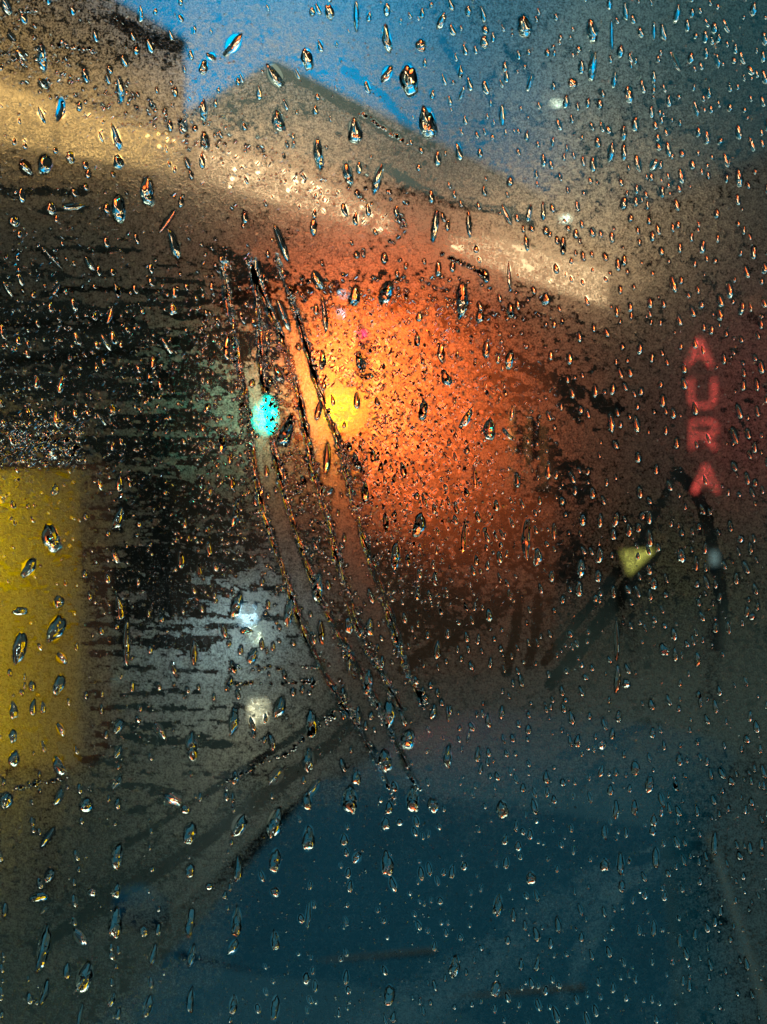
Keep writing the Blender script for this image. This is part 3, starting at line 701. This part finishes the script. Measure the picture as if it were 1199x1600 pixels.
# two long cloth streaks: thin fine-lined film between beaded dark rims
streakL = [(372, 400), (380, 480), (390, 560), (402, 640), (414, 720), (430, 790), (455, 870), (480, 940), (512, 1010), (552, 1080), (590, 1150), (640, 1250)]
streakR = [(408, 400), (436, 470), (462, 540), (485, 620), (505, 690), (525, 770), (546, 850), (570, 930), (597, 1005), (622, 1060), (648, 1110)]
inside = np.zeros_like(XX); rims = np.zeros_like(XX)
for pts, wd in ((streakL, 15), (streakR, 16)):
    d_, s_, al = path_dist(pts); wob = (n_f - .5) * 7
    fade = ss(0.01, .14, al) * (1 - .8 * ss(.9, 1.0, al)); wd = wd * (1 + .22 * np.sin(al * 7 + wd) + .10 * np.sin(al * 19)); ins = (1 - ss(wd - 2, wd + 2, d_ + wob * .3)) * fade
    lines = fbm(2.6, 400, 1, 9, 0.3) * .3 + .7
    mist = mist * (1 - ins) + ins * (.88 * lines)
    inside = np.maximum(inside, ins)
    rim = np.exp(-((d_ - wd - 5 + wob * .4) / 6.0) ** 2) * (.8 + .9 * n_b) * (1 - .3 * al) * fade
    rims = np.maximum(rims, np.clip(rim, 0, 1))
mist -= .62 * rims
top = 0 * XX
mist -= .70 * cut(np.clip(box_w(345, 400, 405, 570, 14) + box_w(400, 448, 412, 515, 14), 0, 1) * .85, GN)
mist -= 0 * np.clip(top, 0, 1) * (1 - .6 * box_w(330, 480, 560, 800, 30))
# finger strokes and other lines
fing = np.zeros_like(XX)
for pts, wd, k_ in (([(1058, 738), (1085, 765), (1102, 800), (1116, 860), (1130, 950), (1122, 1010)], 8, .8), ([(1058, 738), (1035, 780), (1000, 850)], 6, .5),
                 ([(1022, 862), (985, 910), (940, 970), (905, 1015), (860, 1070)], 9, .95), ([(965, 895), (900, 975), (850, 1035)], 6, .6),
                 ([(805, 930), (770, 955), (720, 982), (660, 1022), (632, 1045)], 9, .8), ([(812, 935), (806, 985), (792, 1050)], 7, .75), ([(842, 935), (838, 985), (826, 1040)], 7, .6),
                 ([(545, 1092), (500, 1125), (430, 1170), (330, 1235), (200, 1320)], 5, .6), ([(560, 1120), (520, 1160), (420, 1240), (300, 1330), (180, 1400), (60, 1480)], 9, .55),
                 ([(530, 1098), (590, 1180), (650, 1280)], 5, .5), ([(830, 1300), (900, 1340), (1000, 1345), (1090, 1320)], 7, .45), ([(940, 1190), (880, 1260), (820, 1320)], 5, .4),
                 ([(600, 1500), (690, 1430), (780, 1370), (900, 1270)], 12, .4), ([(960, 1170), (990, 1165)], 6, .3), ([(880, 1180), (960, 1155), (1010, 1130)], 8, .45),
                 ([(330, 385), (360, 400), (420, 420), (440, 430)], 8, .5), ([(180, 30), (230, 60), (285, 75)], 9, .6), ([(430, 105), (500, 140), (560, 175), (620, 215)], 7, .55), ([(540, 110), (600, 150), (640, 200)], 6, .5), ([(690, 60), (720, 110)], 6, .4), ([(790, 75), (830, 120)], 6, .4), ([(600, 260), (700, 320), (800, 330), (830, 350)], 6, .4)):
    d_, _, _ = path_dist(pts); k2 = min(1, k_ * 1.25) * (1 - ss(wd * .75, wd * 1.45, d_ + (n_f - .5) * 6)); fing = np.maximum(fing, k2)
mist -= .9 * fing * (.6 + .4 * ss(-.6, .6, GN))
d_, _, _ = path_dist([(1010, 20), (1060, 60), (1110, 95)]); mist += .10 * (1 - ss(4, 9, d_))
d_, _, _ = path_dist([(960, 1390), (930, 1440), (905, 1500)]); mist += .2 * (1 - ss(12, 24, d_))
mist += .10 * (1 - ss(20, 50, path_dist([(700, 1560), (780, 1500), (830, 1480)])[0]))
mist += .22 * box_w(-300, 130, 730, 1195, 6) * (fbm(30, 30, 3, 31) + .3)
for pts in ([(-100, 150), (290, 245)], [(305, 240), (470, 300), (620, 358)], [(700, 380), (950, 450)]):
    mist += .25 * (1 - ss(30, 75, path_dist(pts)[0]))
mist += .35 * (1 - ss(20, 75, np.hypot(XX - 392, YY - 962)))
mist += .5 * (1 - ss(20, 75, np.hypot(XX - 535, YY - 642))) * (1 - rims)
mist -= .30 * box_w(-300, 285, -300, 105, 18) + .22 * box_w(300, 560, 90, 190, 25) + .15 * box_w(560, 860, 160, 300, 40)
for pts, wd, k_ in (([(560, 1620), (760, 1490), (900, 1405), (1010, 1350)], 34, .24), ([(60, 1530), (300, 1360), (520, 1190)], 16, .16), ([(0, 1480), (200, 1370), (400, 1240)], 14, -.14),
                    ([(640, 1600), (700, 1560), (830, 1500)], 22, .14), ([(880, 1560), (930, 1460), (975, 1385)], 15, .20), ([(700, 1330), (620, 1420), (480, 1560)], 26, -.15),
                    ([(1000, 1600), (1100, 1500), (1200, 1440)], 20, .12), ([(250, 1620), (380, 1520), (470, 1420)], 22, -.12)):
    d_, _, _ = path_dist(pts); mist += k_ * (1 - ss(wd * .3, wd * 1.3, d_ + (n_b - .5) * wd)) * (.5 + n_f)
mist -= .20 * box_w(60, 420, 1340, 1700, 70)
mist = np.clip(mist, 0.14, .97)
# ------------------------------------------------------------------ fine spray: tiny beads on the glass
fine = []
def scatter(n, fn, smin, smax):
    c_ = 0; tr_ = 0
    while c_ < n and tr_ < n * 30:
        tr_ += 1; q_ = fn()
        if q_ is None: continue
        x, y = q_; s = random.uniform(smin, smax) * random.uniform(.7, 1.0)
        fine.append((x, y, s, s * random.uniform(.8, 1.5), random.uniform(-60, 60))); c_ += 1
def in_orange():
    x, y = random.gauss(560, 140), random.gauss(660, 150)
    if x < 300 or x > 880 or y < 430 or y > 960: return None
    i_, j_ = int((x - GX0) / ST), int((y - GY0) / ST)
    if inside[j_, i_] > .3 or math.hypot(x - 535, y - 642) < 42: return None
    return x, y
scatter(7500, in_orange, 2.6, 6.5)
def on_rims():
    p_ = random.choice((streakL, streakR)); i_ = random.randrange(len(p_) - 1); t_ = random.random()
    x = p_[i_][0] * (1 - t_) + p_[i_ + 1][0] * t_; y = p_[i_][1] * (1 - t_) + p_[i_ + 1][1] * t_
    return x + random.choice((-1, 1)) * random.gauss(21, 4), y + random.gauss(0, 4)
scatter(1700, on_rims, 3.0, 6.5)
scatter(2600, lambda: (random.uniform(-40, 390), random.gauss(640, 150)), 2.5, 6.0)
scatter(420, lambda: (random.uniform(-20, 130), random.choice((664, 676, 688, 700, 712, 722)) + random.gauss(0, 2.5)), 4, 8)
scatter(2200, lambda: (random.uniform(120, 560), random.uniform(880, 1260)), 2.0, 4.6)
scatter(1600, lambda: (random.uniform(-40, 1240), random.uniform(-40, 420)), 2.0, 4.6)
scatter(1000, lambda: (random.uniform(300, 760), (lambda x_: 0)(0) or 0) if False else ((lambda x_: (x_, 210 + (x_ - 300) * .42 + random.gauss(0, 28)))(random.uniform(-20, 640))), 3.0, 6.0)
scatter(2600, lambda: (random.uniform(560, 1230), random.uniform(420, 1620)), 2.0, 4.2)
scatter(900, lambda: (random.uniform(-30, 600), random.uniform(1200, 1620)), 2.0, 4.0)
for (x0_, y0_, x1_, y1_, n_) in ((350, 1068, 500, 1066, 55), (360, 1044, 500, 1042, 40), (20, 1232, 110, 1215, 40), (20, 18, 60, 16, 14), (80, 68, 150, 80, 26), (445, 1180, 540, 1095, 60), (470, 1160, 540, 1105, 30), (345, 1225, 470, 1165, 40), (690, 395, 760, 430, 50), (560, 175, 640, 225, 40)):
    for k in range(n_):
        t_ = random.random(); fine.append((x0_ + (x1_ - x0_) * t_, y0_ + (y1_ - y0_) * t_ + random.gauss(0, 2), random.uniform(3, 6), random.uniform(3, 6), 0))
mass('fine_spray', fine, 2, 7, 'fine spray of tiny water beads covering the glass')

# water under each drop has taken up the mist
for (x, y, w, h, lean) in list(drops) + small + [f_ for f_ in fine if f_[2] > 4.6]:
    m_ = max(w, h) * .7 + 4
    i0 = max(0, int((x - m_ - GX0) / ST)); i1 = min(nx, int((x + m_ - GX0) / ST) + 2); j0 = max(0, int((y - m_ - GY0) / ST)); j1 = min(ny, int((y + m_ - GY0) / ST) + 2)
    if i1 <= i0 or j1 <= j0: continue
    u = XX[j0:j1, i0:i1] - x; v = YY[j0:j1, i0:i1] - y; ca, sa = math.cos(rad(lean)), math.sin(rad(lean))
    a_ = (u * ca + v * sa) / (w / 2 + 1); b2 = (-u * sa + v * ca) / (h / 2 + 1)
    k2 = 1 - ss(.8, 1.15, np.hypot(a_, b2)); mist[j0:j1, i0:i1] *= (1 - .985 * k2)

# water pushed up along the rims of the streaks and strokes: low broken ridges
def smooth_path(pts, n=10):
    out = []
    for i in range(len(pts) - 1):
        p0 = pts[max(i - 1, 0)]; p1 = pts[i]; p2 = pts[i + 1]; p3 = pts[min(i + 2, len(pts) - 1)]
        for k in range(n):
            u = k / n
            out.append(tuple(.5 * (2 * p1[c] + (p2[c] - p0[c]) * u + (2 * p0[c] - 5 * p1[c] + 4 * p2[c] - p3[c]) * u * u + (3 * p1[c] - p0[c] - 3 * p2[c] + p3[c]) * u ** 3) for c in (0, 1)))
    out.append(pts[-1]); return out
def ridge(pts, side, wmax, keep, VV, FF, wd_=15):
    pp = smooth_path(pts, 14); run = []
    def flush():
        if len(run) > 2:
            base = len(VV); sg_ = 6
            for i, (x, y, nx_, ny_, w) in enumerate(run):
                e = math.sin(math.pi * (i + .02) / (len(run) - 1 + .04)) ** .5
                for k in range(sg_ + 1):
                    a = math.pi * k / sg_; u = -math.cos(a) * w / 2 * e; z = math.sin(a) * w * .5 * e
                    VV.append(G(x + nx_ * u, y + ny_ * u, -.00615 - z * K))
            n_ = sg_ + 1
            for i in range(len(run) - 1):
                for k in range(sg_): FF.append((base + i * n_ + k, base + i * n_ + k + 1, base + (i + 1) * n_ + k + 1, base + (i + 1) * n_ + k))
                FF.append((base + i * n_ + sg_, base + i * n_, base + (i + 1) * n_, base + (i + 1) * n_ + sg_))
        run.clear()
    on = True
    for i in range(1, len(pp) - 1):
        dx, dy = pp[i + 1][0] - pp[i - 1][0], pp[i + 1][1] - pp[i - 1][1]; L = math.hypot(dx, dy) or 1
        nx_, ny_ = -dy / L, dx / L
        if random.random() < (.07 if on else .40): on = not on if random.random() > keep or not on else on
        if not on or math.hypot(pp[i][0] - 415, pp[i][1] - 650) < 36: flush(); continue
        j = random.gauss(0, .7)
        al_ = i / len(pp); w0 = abs(side) // 1; sd_ = side * (1 + .22 * math.sin(al_ * 7 + wd_) + .10 * math.sin(al_ * 19))
        run.append((pp[i][0] + nx_ * (sd_ + j), pp[i][1] + ny_ * (sd_ + j), nx_, ny_, wmax * (.72 + .2 * math.sin(i * .9 + side) + random.uniform(-.08, .08))))
    flush()
VV, FF = [], []
for pts, wd in ((streakL, 15), (streakR, 16)):
    for sd in (-1, 1):
        for rep in range(2): ridge(pts, sd * (wd + 3 + rep * 5), 11.0, .40, VV, FF, wd)
me = bpy.data.meshes.new('water_ridges'); me.from_pydata(VV, [], FF)
for p in me.polygons: p.use_smooth = True
me.materials.append(M['water']); o = bpy.data.objects.new('water_ridges', me); C.objects.link(o)
tag(o, 'broken ridges of water along the rims of the two long wiped streaks', 'water ridges', kind='stuff')

# ------------------------------------------------------------------ mist film (wiped parts stay, their darkness put in as a tint)
Yw = DW + .00601
ca_ = np.stack([(XX - 599.5) * K, np.full_like(XX, Yw), H + (800 - YY) * K], -1).reshape(-1, 3)
idx = np.arange(nx * ny).reshape(ny, nx)
quads = np.stack([idx[:-1, :-1], idx[1:, :-1], idx[1:, 1:], idx[:-1, 1:]], -1).reshape(-1, 4)
me = bpy.data.meshes.new('condensation')
me.vertices.add(len(ca_)); me.vertices.foreach_set('co', ca_.ravel())
me.loops.add(len(quads) * 4); me.loops.foreach_set('vertex_index', quads.ravel().astype(np.int32))
me.polygons.add(len(quads)); me.polygons.foreach_set('loop_start', np.arange(0, len(quads) * 4, 4, dtype=np.int32)); me.polygons.foreach_set('loop_total', np.full(len(quads), 4, dtype=np.int32))
me.update(calc_edges=True)
at_ = me.attributes.new('mist', 'FLOAT', 'POINT'); at_.data.foreach_set('value', mist.ravel().astype(np.float32))
t = NT('mist_film')
at = t.n('ShaderNodeAttribute', attribute_name='mist')
pit = t.noise(2300, 3.0, .6); pit2 = t.noise(800, 4.0, .6, dist=.6)
m0 = t.math('ADD', at.outputs['Fac'], t.math('MULTIPLY', t.math('SUBTRACT', pit, .5), 2.0))
m1 = t.math('ADD', m0, t.math('MULTIPLY', t.math('SUBTRACT', pit2, .5), 1.5), clamp=True)
m2 = t.math('MULTIPLY', m1, t.math('MULTIPLY_ADD', at.outputs['Fac'], 3.0, 0.0, clamp=True))
tr = t.n('ShaderNodeBsdfTransparent'); t.l(t.mixrgb(t.math('MULTIPLY_ADD', at.outputs['Fac'], 12.0, -.4, clamp=True), (1, 1, 1), (.35, .39, .41)), tr.inputs[0])
bp = t.n('ShaderNodeBump'); bp.inputs['Strength'].default_value = 1.0; bp.inputs['Distance'].default_value = 0.00035
t.l(t.math('ADD', pit, t.math('MULTIPLY', pit2, 1.5)), bp.inputs['Height'])
def refr(r_, ior, bump):
    x = t.n('ShaderNodeBsdfRefraction', distribution='GGX'); x.inputs['Roughness'].default_value = r_; x.inputs['IOR'].default_value = ior; x.inputs['Color'].default_value = (.58, .61, .60, 1)
    if bump: t.l(bp.outputs[0], x.inputs['Normal'])
    return x.outputs[0]
tl = t.n('ShaderNodeBsdfTranslucent'); tl.inputs['Color'].default_value = (.9, .9, .9, 1)
soft = t.mixs(.5, refr(.28, 1.12, True), t.mixs(.38, refr(.60, 1.15, False), refr(.52, 1.33, False)))
soft = t.mixs(.028, soft, tl.outputs[0])
sh = t.mixs(m2, tr.outputs[0], soft)
me.materials.append(t.done(sh))
o = bpy.data.objects.new('condensation', me); C.objects.link(o)
tag(o, 'pale mist film on the glass, wiped in long streaks and finger strokes', 'condensation', kind='stuff')

# ------------------------------------------------------------------ glass pane and its rubber frame
win = empty('bus_window', (0, DW + .004, H), 'wet misted bus window pane filling the whole view', 'window')
t = NT('window_glass'); tr = t.n('ShaderNodeBsdfTransparent'); tr.inputs[0].default_value = (.84, .97, .96, 1)
gl = t.n('ShaderNodeBsdfGlossy'); gl.inputs['Roughness'].default_value = .02
lw = t.n('ShaderNodeFresnel'); lw.inputs[0].default_value = 1.45
bm = bmesh.new(); add_box(bm, (-.24, DW + .0008, H - .28), (.24, DW + .0058, H + .28))
part('pane', bm, t.done(t.mixs(t.math('MULTIPLY', lw.outputs[0], .6), tr.outputs[0], gl.outputs[0])), win)
bm = bmesh.new()
for a_, b2 in (((-.27, DW - .01, H - .31), (-.241, DW + .015, H + .31)), ((.241, DW - .01, H - .31), (.27, DW + .015, H + .31)), ((-.2405, DW - .01, H + .281), (.2405, DW + .015, H + .31)), ((-.2405, DW - .01, H - .31), (.2405, DW + .015, H - .281))):
    add_box(bm, a_, b2, .003)
part('frame', bm, M['rubber'], win)

# ------------------------------------------------------------------ the bus around the camera
bus = empty('bus_interior', (0, -1, 1.2), 'dark rear cabin of the bus around the window', 'bus')
M['cabin'] = surf('cabin', (0.04, 0.04, 0.045), 0.8)
for nm, lo, hi in (('ceiling_panel', (-1.2, -3, 2.95), (1.2, .215, 3.0)), ('floor_panel', (-1.2, -3, 1.0), (1.2, .215, 1.05)), ('side_panel', (-1.25, -3, 1.0), (-1.203, .215, 3.0)), ('side_panel', (1.203, -3, 1.0), (1.25, .215, 3.0)),
                   ('front_panel', (-1.2, -3.05, 1.0), (1.2, -3.003, 3.0)), ('rear_panel', (-1.2, .19, 1.053), (-.272, .215, 2.947)), ('rear_panel', (.272, .19, 1.053), (1.2, .215, 2.947)),
                   ('rear_panel', (-.27, .19, 2.512), (.27, .215, 2.947)), ('rear_panel', (-.27, .19, 1.053), (.27, .215, 1.888))):
    bm = bmesh.new(); add_box(bm, lo, hi); part(nm, bm, M['cabin'], bus)
for sx_ in (-.45, .25):
    bm = bmesh.new(); add_box(bm, (sx_, -.45, 2.92), (sx_ + .2, -.05, 2.947)); part('glint_strip', bm, M['e_glint'], bus)  # unseen glowing strips, added for cream glints in the drops
